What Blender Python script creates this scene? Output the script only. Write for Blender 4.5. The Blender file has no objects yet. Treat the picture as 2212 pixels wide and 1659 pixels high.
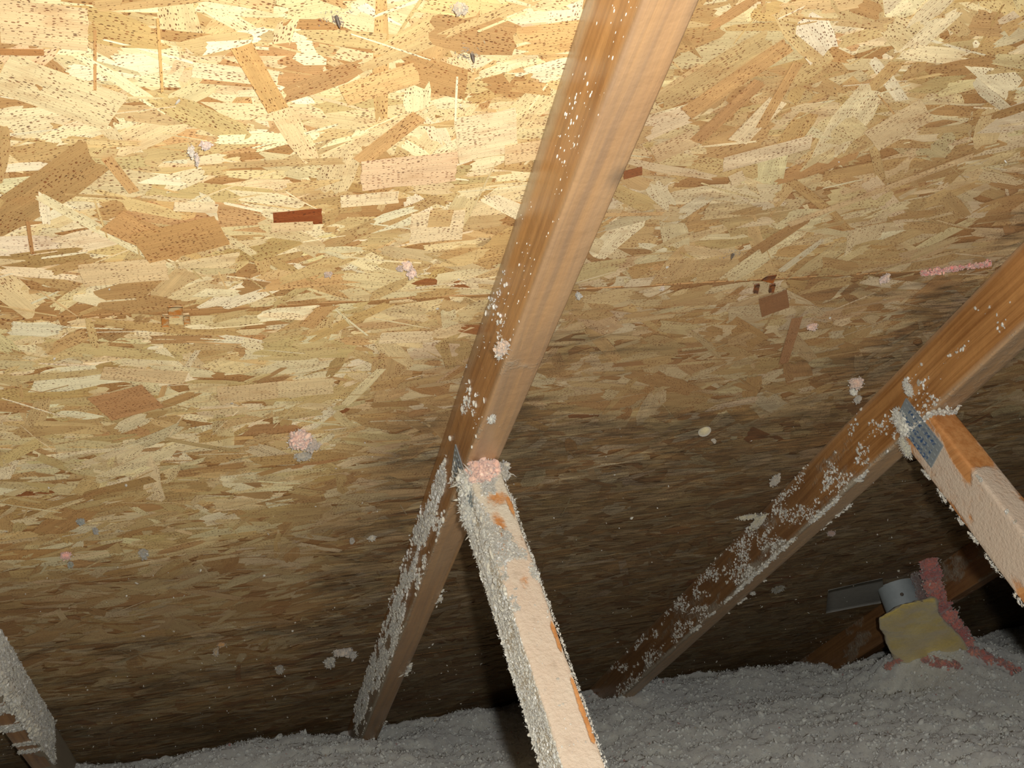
import bpy, math, random
import numpy as np
from mathutils import Matrix, Vector
random.seed(7)
RNG = np.random.default_rng(11)
scn = bpy.context.scene
COL = scn.collection

# ---------------------------------------------------------------- frames
# roof frame: X along the ridge, U down the slope, N from the attic up to the
# sheathing; the camera is its origin.  World: Z up, attic floor at z = 0.
TH = math.radians(22.6); CT = math.cos(TH); ST = math.sin(TH)
ZC = 0.80
FPX = 2359.2; W, H = 2212, 1659
A = np.array([[0.95717032, -0.20538135, -0.20406735],     # camera right
              [-0.07445689, 0.50651286, -0.85901158],     # camera down
              [0.2797877, 0.83741461, 0.46952702]])       # camera forward
R2W = np.array([[1, 0, 0], [0, CT, ST], [0, -ST, CT]])
ROOF_M = Matrix(((1, 0, 0, 0), (0, CT, ST, 0), (0, -ST, CT, ZC), (0, 0, 0, 1)))
D = 0.579          # height of the sheathing above the camera (along N)
HR = 0.0776        # depth of a top chord
WR = 0.038         # width of the framing
X0, X1, X2, XL, X3 = 0.2827, 0.8757, 1.4930, -0.3272, 2.103

def ray(px, py):
    c = np.array([(px - W/2)/FPX, (py - H/2)/FPX, 1.0])
    return c @ A
def on_roof(px, py, n=D):
    d = ray(px, py); return d * (n/d[2])
def to_world(p):
    q = R2W @ np.array(p, float); q[2] += ZC; return q
def arr_world(P):
    Q = np.asarray(P, float) @ R2W.T; Q[:, 2] += ZC; return Q

# ---------------------------------------------------------------- camera
cam_d = bpy.data.cameras.new('camera'); cam = bpy.data.objects.new('camera', cam_d); COL.objects.link(cam)
cam_d.sensor_width = 36.0; cam_d.lens = 36.0*FPX/W; cam_d.clip_start = 0.02
CW = (R2W @ A.T)      # columns: right, down, forward in world
cam.matrix_world = Matrix(((CW[0,0], -CW[0,1], -CW[0,2], 0), (CW[1,0], -CW[1,1], -CW[1,2], 0),
                           (CW[2,0], -CW[2,1], -CW[2,2], ZC), (0, 0, 0, 1)))
scn.camera = cam
# ---------------------------------------------------------------- light: the camera's flash, plus a faint world fill added in place of bounce
wd = bpy.data.worlds.new('bounce_fill'); scn.world = wd; wd.use_nodes = True
wd.node_tree.nodes['Background'].inputs[0].default_value = (1.0, 0.95, 0.87, 1)
wd.node_tree.nodes['Background'].inputs[1].default_value = 0.019
fl = bpy.data.lights.new('camera_flash', 'SPOT'); fl.energy = 55.0; fl.color = (1.0, 0.985, 0.94)
fl.shadow_soft_size = 0.011; fl.spot_size = math.radians(118); fl.spot_blend = 0.8
flo = bpy.data.objects.new('camera_flash', fl); COL.objects.link(flo)
fp = to_world(A[0]*0.050 - A[1]*0.020 - A[2]*0.03)
fr = CW.copy()
aim = (CW[:,2] + CW[:,1]*0.20); aim /= np.linalg.norm(aim)
flo.matrix_world = Matrix.Translation(Vector(fp)) @ Vector(aim).to_track_quat('-Z', 'Y').to_matrix().to_4x4()
scn.view_settings.view_transform = 'Standard'; scn.view_settings.look = 'None'
scn.view_settings.gamma = 1.0; scn.view_settings.exposure = 0.0; scn.view_settings.use_curve_mapping = False

# ---------------------------------------------------------------- helpers
def s2l(c):
    c = np.asarray(c, float)/255.0
    return np.where(c <= .04045, c/12.92, ((c+.055)/1.055)**2.4)
def lin(c): return tuple(float(v) for v in s2l(c)) + (1.0,)
def sst(a, b, x):
    t = np.clip((x-a)/(b-a), 0, 1); return t*t*(3-2*t)
def _h(i, j, k, s):
    n = (i*374761393 + j*668265263 + k*2147483647 + s*974634777) & 0xffffffff
    n = ((n ^ (n >> 13))*1274126177) & 0xffffffff
    return ((n ^ (n >> 16)) & 0xffff)/65535.0
def vnoise(P, scale=1.0, seed=0, octv=1):
    P = np.asarray(P, float)
    if P.shape[1] == 2: P = np.c_[P, np.zeros(len(P))]
    out = np.zeros(len(P)); amp = 1.0; tot = 0; sc = np.asarray(scale, float)
    for o in range(octv):
        Q = P*sc; I = np.floor(Q).astype(np.int64); f = Q-I; f = f*f*(3-2*f); r = 0
        for a in (0, 1):
            for b in (0, 1):
                for c in (0, 1):
                    w = (f[:,0] if a else 1-f[:,0])*(f[:,1] if b else 1-f[:,1])*(f[:,2] if c else 1-f[:,2])
                    r = r + w*_h(I[:,0]+a, I[:,1]+b, I[:,2]+c, seed+o*17)
        out += amp*r; tot += amp; amp *= .5; sc = sc*2.03
    return out/tot            # 0..1

def link(name, me, parent=None, mat=None, M=None):
    o = bpy.data.objects.new(name, me); COL.objects.link(o)
    if mat is not None: me.materials.append(mat)
    if parent is not None: o.parent = parent
    elif M is not None: o.matrix_world = M
    return o
def tag(o, label=None, cat=None, group=None, kind=None):
    if label: o['label'] = label
    if cat: o['category'] = cat
    if group: o['group'] = group
    if kind: o['kind'] = kind
    return o
def mesh_np(name, V, F, cols=None, uv=None, attrs=None, smooth=False):
    """V (n,3); F (m,k) uniform polygons; cols per vertex; uv per vertex"""
    V = np.ascontiguousarray(V, dtype=np.float32); F = np.ascontiguousarray(F, dtype=np.int32)
    me = bpy.data.meshes.new(name)
    me.vertices.add(len(V)); me.vertices.foreach_set('co', V.ravel())
    m, k = F.shape
    me.loops.add(m*k); me.loops.foreach_set('vertex_index', F.ravel())
    me.polygons.add(m); me.polygons.foreach_set('loop_start', np.arange(0, m*k, k, dtype=np.int32))
    me.polygons.foreach_set('loop_total', np.full(m, k, dtype=np.int32))
    if smooth: me.polygons.foreach_set('use_smooth', np.ones(m, dtype=bool))
    if cols is not None:
        a = me.color_attributes.new('col', 'FLOAT_COLOR', 'POINT')
        C = np.ones((len(V), 4), dtype=np.float32); C[:, :3] = cols; a.data.foreach_set('color', C.ravel())
    if uv is not None:
        u = me.uv_layers.new(name='grain'); u.data.foreach_set('uv', np.ascontiguousarray(uv[F.ravel()], dtype=np.float32).ravel())
    for kk, v in (attrs or {}).items():
        a = me.attributes.new(kk, 'FLOAT', 'POINT'); a.data.foreach_set('value', np.ascontiguousarray(v, dtype=np.float32))
    me.update(); me.validate()
    return me

# ---------------------------------------------------------------- node helpers
class NT:
    def __init__(s, name):
        s.m = bpy.data.materials.new(name); s.m.use_nodes = True; s.t = s.m.node_tree
        s.b = s.t.nodes['Principled BSDF']; s.out = s.t.nodes['Material Output']
    def n(s, typ, ins=None, **kw):
        nd = s.t.nodes.new(typ)
        for k, v in kw.items(): setattr(nd, k, v)
        for k, v in (ins or {}).items():
            if hasattr(v, 'is_linked') or isinstance(v, bpy.types.NodeSocket): s.t.links.new(v, nd.inputs[k])
            else: nd.inputs[k].default_value = v
        return nd
    def math(s, op, a, b=0.0, clamp=False):
        nd = s.t.nodes.new('ShaderNodeMath'); nd.operation = op; nd.use_clamp = clamp
        for i, v in enumerate((a, b)):
            if isinstance(v, bpy.types.NodeSocket): s.t.links.new(v, nd.inputs[i])
            else: nd.inputs[i].default_value = v
        return nd.outputs[0]
    def mix(s, fac, a, b, mode='MIX'):
        nd = s.t.nodes.new('ShaderNodeMix'); nd.data_type = 'RGBA'; nd.blend_type = mode
        for i, v in ((0, fac), (6, a), (7, b)):
            if isinstance(v, bpy.types.NodeSocket): s.t.links.new(v, nd.inputs[i])
            else: nd.inputs[i].default_value = v
        return nd.outputs[2]
    def ramp(s, fac, lo, hi):
        nd = s.t.nodes.new('ShaderNodeMapRange'); nd.interpolation_type = 'SMOOTHSTEP'
        s.t.links.new(fac, nd.inputs[0]); nd.inputs[1].default_value = lo; nd.inputs[2].default_value = hi
        return nd.outputs[0]
    def mapped(s, src, scale):
        nd = s.t.nodes.new('ShaderNodeVectorMath'); nd.operation = 'MULTIPLY'
        s.t.links.new(src, nd.inputs[0]); nd.inputs[1].default_value = scale
        return nd.outputs[0]
    def noise(s, vec, scale=1.0, detail=2.0, rough=.5):
        nd = s.n('ShaderNodeTexNoise', {'Scale': scale, 'Detail': detail, 'Roughness': rough}); s.t.links.new(vec, nd.inputs['Vector'])
        return nd.outputs[0]
    def link(s, a, b): s.t.links.new(a, b)
    def setb(s, **kw):
        for k, v in kw.items():
            k = k.replace('_', ' ')
            if isinstance(v, bpy.types.NodeSocket): s.t.links.new(v, s.b.inputs[k])
            else: s.b.inputs[k].default_value = v
    def bump(s, height, strength, dist):
        nd = s.n('ShaderNodeBump', {'Strength': strength, 'Distance': dist}); s.t.links.new(height, nd.inputs['Height'])
        s.t.links.new(nd.outputs[0], s.b.inputs['Normal'])

def osb_material():
    t = NT('osb_strands')
    col = t.n('ShaderNodeAttribute', attribute_name='col').outputs['Color']
    dirt = t.n('ShaderNodeAttribute', attribute_name='dirt').outputs['Fac']
    mold = t.n('ShaderNodeAttribute', attribute_name='mold').outputs['Fac']
    uv = t.n('ShaderNodeUVMap', uv_map='grain').outputs[0]
    obj = t.n('ShaderNodeTexCoord').outputs['Object']
    g = t.noise(t.mapped(uv, (28, 900, 1)), 1, 3, .6)
    g2 = t.noise(t.mapped(uv, (14, 160, 1)), 1, 2, .5)
    k = t.math('ADD', t.math('MULTIPLY', g, .42), t.math('MULTIPLY', g2, .55))
    g3 = t.ramp(t.noise(t.mapped(uv, (40, 420, 1)), 1, 3, .7), .55, .78)
    k = t.math('SUBTRACT', t.math('ADD', k, .56), t.math('MULTIPLY', g3, .16))
    c = t.mix(1.0, col, t.n('ShaderNodeCombineColor', {0: k, 1: k, 2: k}).outputs[0], 'MULTIPLY')
    wm = t.ramp(t.noise(t.mapped(obj, (26, 60, 40)), 1, 3, .6), .50, .74)
    c = t.mix(t.math('MULTIPLY', wm, .35), c, lin((176, 126, 76)))
    # the short dark vessel flecks along the grain of every strand
    vo = t.n('ShaderNodeTexVoronoi', {'Scale': 1.0, 'Randomness': 1.0}, voronoi_dimensions='2D', feature='F1')
    t.link(t.mapped(uv, (250, 620, 1)), vo.inputs['Vector'])
    sep = t.n('ShaderNodeSeparateColor', {0: vo.outputs['Color']})
    thr = t.math('MULTIPLY', sep.outputs[0], .33)
    area = t.ramp(t.noise(t.mapped(uv, (22, 60, 1)), 1, 2, .5), .30, .62)
    thr = t.math('MULTIPLY', thr, t.math('ADD', t.math('MULTIPLY', area, .85), .25))
    sp = t.math('LESS_THAN', vo.outputs['Distance'], thr)
    spc = t.mix(sep.outputs[1], lin((128, 62, 24)), lin((66, 32, 16)))
    c = t.mix(t.math('MULTIPLY', sp, .82), c, spc)
    # grey dust and dark mould that follow the streaks of the board
    st = t.noise(t.mapped(obj, (16, 95, 40)), 1, 4, .62)
    st2 = t.noise(t.mapped(obj, (5, 14, 10)), 1, 3, .6)
    dm = t.math('MULTIPLY', dirt, t.ramp(t.math('ADD', st, t.math('MULTIPLY', dirt, .30)), .36, .74))
    dcol = t.mix(st2, lin((146, 103, 68)), lin((116, 88, 65)))
    c = t.mix(t.math('MULTIPLY', dm, .52), c, dcol)
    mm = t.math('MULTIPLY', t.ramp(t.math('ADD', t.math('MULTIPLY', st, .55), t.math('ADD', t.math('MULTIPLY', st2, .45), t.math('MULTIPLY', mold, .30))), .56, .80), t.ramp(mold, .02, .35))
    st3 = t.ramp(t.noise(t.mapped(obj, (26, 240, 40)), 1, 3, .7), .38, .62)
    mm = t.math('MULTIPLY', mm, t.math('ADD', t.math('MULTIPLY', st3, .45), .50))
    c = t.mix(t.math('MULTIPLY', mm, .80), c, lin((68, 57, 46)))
    t.setb(Base_Color=c, Roughness=.62)
    t.b.inputs['Specular IOR Level'].default_value = .28
    t.bump(g, .35, .0012)
    return t.m

def wood_material(name, light, dark, rough=.5, spec=.4, coat=0.0, dust=(176, 168, 152), axis=1, gloss_noise=False, dustmix=.95):
    """pine; the grain runs along local Y; per-vertex 'dust' covers it, 'bare' paints stains / knots"""
    t = NT(name)
    obj = t.n('ShaderNodeTexCoord').outputs['Object']
    warp = t.noise(t.mapped(obj, (10, 2.2, 10)), 1, 2, .5)
    w3 = t.n('ShaderNodeCombineXYZ', {0: t.math('MULTIPLY', warp, .02), 2: t.math('MULTIPLY', warp, .025)}).outputs[0]
    add = t.n('ShaderNodeVectorMath', {0: obj, 1: w3}, operation='ADD').outputs[0]
    g = t.noise(t.mapped(add, (150, 2.5, 150)), 1, 3, .6)
    g2 = t.noise(t.mapped(add, (520, 9, 520)), 1, 2, .6)
    blot = t.noise(t.mapped(obj, (22, 7, 22)), 1, 2, .5)
    f = t.math('ADD', t.math('MULTIPLY', t.ramp(g, .32, .70), .65), t.math('MULTIPLY', t.ramp(blot, .3, .75), .35))
    c = t.mix(f, lin(light), lin(dark))
    c = t.mix(t.math('MULTIPLY', t.ramp(g2, .55, .75), .22), c, lin((92, 52, 26)))
    kn = t.n('ShaderNodeAttribute', attribute_name='knot').outputs['Fac']
    c = t.mix(t.math('MULTIPLY', kn, .75), c, lin((78, 52, 34)))
    gy = t.n('ShaderNodeAttribute', attribute_name='grey').outputs['Fac']
    c = t.mix(t.math('MULTIPLY', gy, t.math('ADD', t.math('MULTIPLY', g, .6), .45), True), c, lin((176, 158, 132)))
    da = t.n('ShaderNodeAttribute', attribute_name='dust').outputs['Fac']
    dn = t.noise(obj, 210, 4, .65)
    dn2 = t.noise(obj, 60, 3, .6)
    dm = t.ramp(t.math('ADD', da, t.math('ADD', t.math('MULTIPLY', dn, .40), t.math('MULTIPLY', dn2, .45))), .76, 1.06)
    dc = t.mix(dn, lin(dust), lin(tuple(min(255, v*1.12) for v in dust)))
    pk = t.n('ShaderNodeAttribute', attribute_name='pink').outputs['Fac']
    dc = t.mix(pk, dc, t.mix(dn2, lin((200, 176, 154)), lin((204, 189, 170))))
    c = t.mix(t.math('MULTIPLY', dm, dustmix), c, dc)
    c = t.mix(t.math('MULTIPLY', kn, .42), c, lin((112, 88, 66)))
    t.setb(Base_Color=c)
    r = t.math('ADD', t.math('MULTIPLY', dm, .4), rough, True)
    t.link(r, t.b.inputs['Roughness'])
    t.b.inputs['Specular IOR Level'].default_value = spec
    if coat:
        t.link(t.math('MULTIPLY', t.math('SUBTRACT', 1.0, dm), coat), t.b.inputs['Coat Weight'])
        t.b.inputs['Coat Roughness'].default_value = .22
    hgt = t.math('ADD', t.math('MULTIPLY', g, .5), t.math('ADD', t.math('MULTIPLY', dn2, .8 if gloss_noise else .35), t.math('MULTIPLY', t.math('MULTIPLY', dn, dm), 1.6)))
    t.bump(hgt, .55, .0022)
    return t.m

def fluff_material(name, rough=.9, noise=260, bump=.0010, sss=.6):
    t = NT(name)
    col = t.n('ShaderNodeAttribute', attribute_name='col').outputs['Color']
    obj = t.n('ShaderNodeTexCoord').outputs['Object']
    a = t.noise(obj, noise, 4, .7); b = t.noise(obj, noise*.22, 3, .6)
    k = t.math('ADD', t.math('ADD', t.math('MULTIPLY', a, .55), t.math('MULTIPLY', b, .45)), .5)
    c = t.mix(1.0, col, t.n('ShaderNodeCombineColor', {0: k, 1: k, 2: k}).outputs[0], 'MULTIPLY')
    t.setb(Base_Color=c, Roughness=rough)
    t.b.inputs['Specular IOR Level'].default_value = .3; t.b.inputs['Sheen Weight'].default_value = .6; t.b.inputs['Sheen Roughness'].default_value = .6
    t.b.inputs['Subsurface Weight'].default_value = sss; t.b.inputs['Subsurface Radius'].default_value = (1, .9, .8); t.b.inputs['Subsurface Scale'].default_value = .006
    t.bump(t.math('ADD', a, b), .8, bump)
    return t.m

def plain(name, col, rough=.6, metal=0, bump=0, noise=120, var=.25, spec=.5):
    t = NT(name); obj = t.n('ShaderNodeTexCoord').outputs['Object']
    a = t.noise(obj, noise, 3, .6)
    k = t.math('ADD', t.math('MULTIPLY', a, var*2), 1-var)
    c = t.mix(1.0, lin(col), t.n('ShaderNodeCombineColor', {0: k, 1: k, 2: k}).outputs[0], 'MULTIPLY')
    t.setb(Base_Color=c, Roughness=rough, Metallic=metal)
    t.b.inputs['Specular IOR Level'].default_value = spec
    if bump: t.bump(a, .6, bump)
    return t.m

# ================================================================= SETTING
# ---- roof sheathing: oriented strand board, each strand a thin wafer of real relief
MAT_OSB = osb_material()
def dirt_fn(x, u):
    """grey dust on the boards, heavier towards the eave and beside the chords"""
    P = np.c_[x, u]
    n = vnoise(P, (3.2, 6.0, 1), 5, 3)-.5
    right = sst(X0, X0+.06, x)
    u0 = 1.30*(1-right) + .68*right
    near = np.exp(-((x-X0-.0)/.11)**2*1.0)*(x < X0+.02) + np.exp(-((x-X0-WR)/.12)**2)*(x >= X0+.02) + .8*np.exp(-((x-X1)/.09)**2)
    u0 = u0 - (.52*(x < X0+.02)+.22*(x >= X0+.02))*near
    u0 = u0 - .16*sst(.5, .85, x)
    d = sst(-.20, .30, (u-u0) + n*.45)
    return np.clip(d, 0, 1)
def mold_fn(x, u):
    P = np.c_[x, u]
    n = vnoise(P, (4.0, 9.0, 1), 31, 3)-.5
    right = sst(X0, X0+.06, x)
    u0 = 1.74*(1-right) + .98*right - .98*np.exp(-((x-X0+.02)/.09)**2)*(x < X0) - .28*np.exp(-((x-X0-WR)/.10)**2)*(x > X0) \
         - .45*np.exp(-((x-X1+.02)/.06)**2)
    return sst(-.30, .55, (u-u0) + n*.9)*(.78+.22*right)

CR, CR2, TN, BR, RD = (232, 208, 164), (222, 192, 144), (200, 158, 104), (172, 122, 72), (140, 74, 36)
SPECIAL = [(0, 150, 250, 240, 95, (222, 200, 152)), (0, 40, 190, 60, 90, CR2), (205, 60, 205, 190, 110, (196, 150, 96)), (415, 145, 600, 165, 34, CR), (985, 300, 1115, 275, 95, CR),
    (590, 470, 695, 462, 32, RD), (585, 487, 675, 483, 20, CR2), (775, 345, 905, 245, 40, TN), (230, 335, 290, 410, 36, TN), (780, 375, 985, 355, 62, (226, 192, 150)),
    (885, 490, 1000, 480, 62, CR), (925, 468, 975, 466, 36, (206, 172, 118)), (175, 590, 360, 575, 48, CR2), (735, 430, 860, 420, 26, CR), (375, 440, 470, 445, 20, CR), (470, 850, 620, 835, 36, CR2),
    (600, 838, 720, 828, 34, (226, 200, 152)), (820, 725, 930, 722, 24, CR), (220, 800, 400, 812, 28, CR2), (215, 880, 330, 850, 60, (192, 144, 96)), (240, 470, 400, 540, 60, (198, 152, 98)),
    (1090, 330, 1330, 290, 40, CR2), (1410, 330, 1500, 290, 40, CR2), (1480, 240, 1700, 90, 40, TN), (1590, 300, 1680, 210, 50, CR), (1560, 350, 1750, 300, 30, (228, 204, 164)), (1575, 385, 1605, 372, 24, CR),
    (1500, 300, 1640, 170, 34, (190, 146, 96)), (1640, 270, 1720, 130, 40, TN), (1345, 372, 1385, 362, 18, RD), (1880, 300, 2000, 230, 60, (222, 196, 150)), (1700, 480, 2100, 330, 12, CR2),
    (0, 103, 95, 105, 14, BR), (1215, 460, 1430, 455, 8, (224, 186, 130)), (1690, 780, 1720, 680, 70, (186, 140, 98)), (1640, 660, 1700, 640, 40, (150, 106, 70)), (300, 530, 480, 490, 70, (190, 146, 92)),
    (740, 200, 900, 150, 50, (216, 178, 120)), (520, 90, 600, 230, 90, (206, 164, 104)), (340, 30, 350, 190, 60, (214, 172, 108)), (660, 700, 720, 640, 40, TN), (60, 470, 70, 540, 60, (182, 134, 84))]
def strand_panel(idx, xa, xb, ua, ub, label):
    area = (xb-xa)*(ub-ua)
    n = int(area*3900)
    V = []; 
    cx = RNG.uniform(xa, xb, n); cu = RNG.uniform(ua, ub, n)
    kind = RNG.random(n)
    L = np.exp(RNG.normal(math.log(.056), .48, n)); L = np.clip(L, .016, .135)
    Wd = np.exp(RNG.normal(math.log(.0165), .52, n)); Wd = np.clip(Wd, .004, .045)
    sl = kind > .86; Wd[sl] = RNG.uniform(.0012, .0032, sl.sum()); L[sl] = RNG.uniform(.02, .08, sl.sum())
    L = np.maximum(L, Wd*1.7)
    ang = np.where(RNG.random(n) < .62, RNG.normal(0, math.radians(17), n), RNG.normal(0, math.radians(50), n))
    # palette
    pal = s2l([(232, 212, 166), (220, 196, 146), (206, 176, 122), (196, 160, 106), (182, 142, 92), (156, 100, 56), (238, 222, 182)])
    pk = RNG.choice(7, n, p=[.19, .25, .27, .15, .060, .006, .074])
    pk[sl] = RNG.choice([0, 1, 2, 3, 6], sl.sum())
    C = pal[pk]*np.exp(RNG.normal(0, .07, n))[:, None]*np.array([1, 1, 1])
    C = C*(1+RNG.normal(0, .02, (n, 3)))
    # large pale wafers lie deeper, short cross ones on top
    z = RNG.uniform(0, 1, n)*.0016 + (np.abs(ang) > .5)*.0002
    z[sl] += .0004
    # outline, 18 points: frayed ends, nearly straight sides
    e_ = np.linspace(-.5, .5, 7)
    t = np.r_[np.full(7, -.5), -.17, .17, np.full(7, .5), .17, -.17]
    s = np.r_[e_, .5, .5, e_[::-1], -.5, -.5]
    T = t[None, :]*L[:, None]; S = s[None, :]*Wd[:, None]
    fr_ = np.clip(RNG.normal(0, .17, (n, 18)), -.4, .4)*np.minimum(Wd, .014)[:, None]; fr_[:, [7, 8, 16, 17]] = 0
    T += fr_
    sk = np.clip(RNG.normal(0, .35, n), -.6, .6)*Wd; T[:, :7] += (sk[:, None]*e_); T[:, 9:16] += (sk[:, None]*e_[::-1])
    tp = RNG.uniform(.55, 1.0, (n, 2)); S[:, :7] *= tp[:, :1]; S[:, 9:16] *= tp[:, 1:]
    S[:, [7, 8, 16, 17]] += RNG.normal(0, .04, (n, 4))*Wd[:, None]
    bend = np.clip(RNG.normal(0, .7, n), -1.2, 1.2)[:, None]; S += bend*T*T
    ca, sa = np.cos(ang)[:, None], np.sin(ang)[:, None]
    X = cx[:, None]+T*ca-S*sa; U = cu[:, None]+T*sa+S*ca
    # wafers at the sheet's edge are pressed inside it
    X += np.clip(xa-X.min(1), 0, None)[:, None]-np.clip(X.max(1)-xb, 0, None)[:, None]
    U += np.clip(ua-U.min(1), 0, None)[:, None]-np.clip(U.max(1)-ub, 0, None)[:, None]
    tilt = RNG.normal(0, .012, n)[:, None]*T + RNG.normal(0, .02, n)[:, None]*S
    N = D-.0003-z[:, None]-np.clip(tilt, -.0005, .0005)
    off = RNG.uniform(0, 50, (n, 2))
    # the few wafers one would recognise, at their own places
    for q, (x1, y1, x2, y2, wp, cc) in enumerate(SPECIAL):
        p = on_roof(x1, y1); e = on_roof(x2, y2); m = (p+e)/2
        if not (xa < m[0] < xb and ua < m[1] < ub): continue
        d_ = e-p; l_ = np.linalg.norm(d_); d_ /= l_; perp = np.array([-d_[1], d_[0], 0])
        e2 = on_roof((x1+x2)/2, (y1+y2)/2+wp*.5); wm = 2*abs(np.dot(e2-m, perp)); wm = max(wm, .002)
        tt = t*l_*(1+RNG.normal(0, .012, 18)); ss_ = s*wm*(1+RNG.normal(0, .03, 18))
        xs = m[0]+d_[0]*tt+perp[0]*ss_; us = m[1]+d_[1]*tt+perp[1]*ss_
        X = np.r_[X, np.clip(xs, xa, xb)[None]]; U = np.r_[U, np.clip(us, ua, ub)[None]]
        N = np.r_[N, np.full((1, 18), D-.0023-.00004*q)]; T = np.r_[T, tt[None]]; S = np.r_[S, ss_[None]]
        C = np.r_[C, s2l(cc)[None]]; off = np.r_[off, RNG.uniform(0, 50, (1, 2))]; n += 1
    V = np.stack([X, U, N], 2).reshape(-1, 3)
    F = np.arange(n*18).reshape(n, 18)[:, ::-1]
    uv = np.stack([T+off[:, :1], S+off[:, 1:]], 2).reshape(-1, 2)
    cols = np.repeat(C, 18, 0)
    # wafer body of the board behind the strands
    me = mesh_np('ceiling', V, F, cols, uv, {'dirt': dirt_fn(V[:, 0], V[:, 1]), 'mold': mold_fn(V[:, 0], V[:, 1])})
    o = link('ceiling', me, mat=MAT_OSB, M=ROOF_M)
    tag(o, label, 'roof sheathing', kind='structure')
    # board core (a shallow box, part of the same sheet)
    gx = np.linspace(xa, xb, 50); gu = np.linspace(ua, ub, 30)
    G = np.array([(a, b, D) for b in gu for a in gx]); nn = len(G)
    T2 = np.array([(xa, ua, D+.011), (xb, ua, D+.011), (xb, ub, D+.011), (xa, ub, D+.011)])
    cn = [0, 49, 29*50+49, 29*50]
    FF = [(j*50+i, (j+1)*50+i, (j+1)*50+i+1, j*50+i+1) for j in range(29) for i in range(49)]
    FF += [(nn, nn+1, nn+2, nn+3)] + [(cn[i], cn[(i+1) % 4], nn+(i+1) % 4, nn+i) for i in range(4)]
    VV = np.r_[G, T2]
    co = mesh_np('board_core', VV, np.array(FF), np.tile(s2l((176, 134, 84)), (len(VV), 1)), VV[:, :2],
                 {'dirt': dirt_fn(VV[:, 0], VV[:, 1]), 'mold': mold_fn(VV[:, 0], VV[:, 1])})
    link('board_core', co, parent=o, mat=MAT_OSB)
    return o
strand_panel(0, -1.1, 3.0, -.40, .8491, 'pale golden strand board sheet of the roof, above the long horizontal seam')
strand_panel(1, -1.1, 3.4, .8509, 2.0685, 'brown strand board sheet of the roof, darkened with dust below the seam')
strand_panel(2, -1.1, 3.4, 2.0715, 3.20, 'dark mouldy strand board sheet of the roof along the eave insulation')

# ---- attic floor (drywall under the insulation)
def box_mesh(name, a, b):
    (x0, y0, z0), (x1, y1, z1) = a, b
    V = [(x0,y0,z0),(x1,y0,z0),(x1,y1,z0),(x0,y1,z0),(x0,y0,z1),(x1,y0,z1),(x1,y1,z1),(x0,y1,z1)]
    F = [(0,3,2,1),(4,5,6,7),(0,1,5,4),(1,2,6,5),(2,3,7,6),(3,0,4,7)]
    return mesh_np(name, V, np.array(F))
fl_m = plain('drywall', (190, 186, 176), .9)
o = link('floor', box_mesh('floor', (-1.1, -.6, -.013), (3.4, 3.15, 0)), mat=fl_m); tag(o, 'drywall attic floor under the blown insulation', kind='structure')

# ================================================================= TRUSSES
WOOD_SIDE = wood_material('amber_pine', (190, 138, 82), (136, 88, 44), rough=.40, spec=.5, coat=.35, gloss_noise=True, dust=(158, 148, 130))
WOOD_WEB = wood_material('dusty_pine', (206, 148, 92), (178, 116, 62), rough=.6, dust=(196, 188, 170))
METAL = None
def plate_material():
    t = NT('galvanised_plate')
    obj = t.n('ShaderNodeTexCoord').outputs['Object']
    a = t.noise(obj, 160, 3, .6)
    c = t.mix(a, lin((134, 146, 152)), lin((172, 178, 176)))
    ink = t.n('ShaderNodeAttribute', attribute_name='ink').outputs['Fac']
    c = t.mix(t.math('MULTIPLY', ink, t.ramp(a, .25, .55)), c, lin((30, 84, 140)))
    t.setb(Base_Color=c, Roughness=.45, Metallic=.35); t.bump(a, .4, .0006)
    return t.m
PLATE = plate_material()

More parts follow.
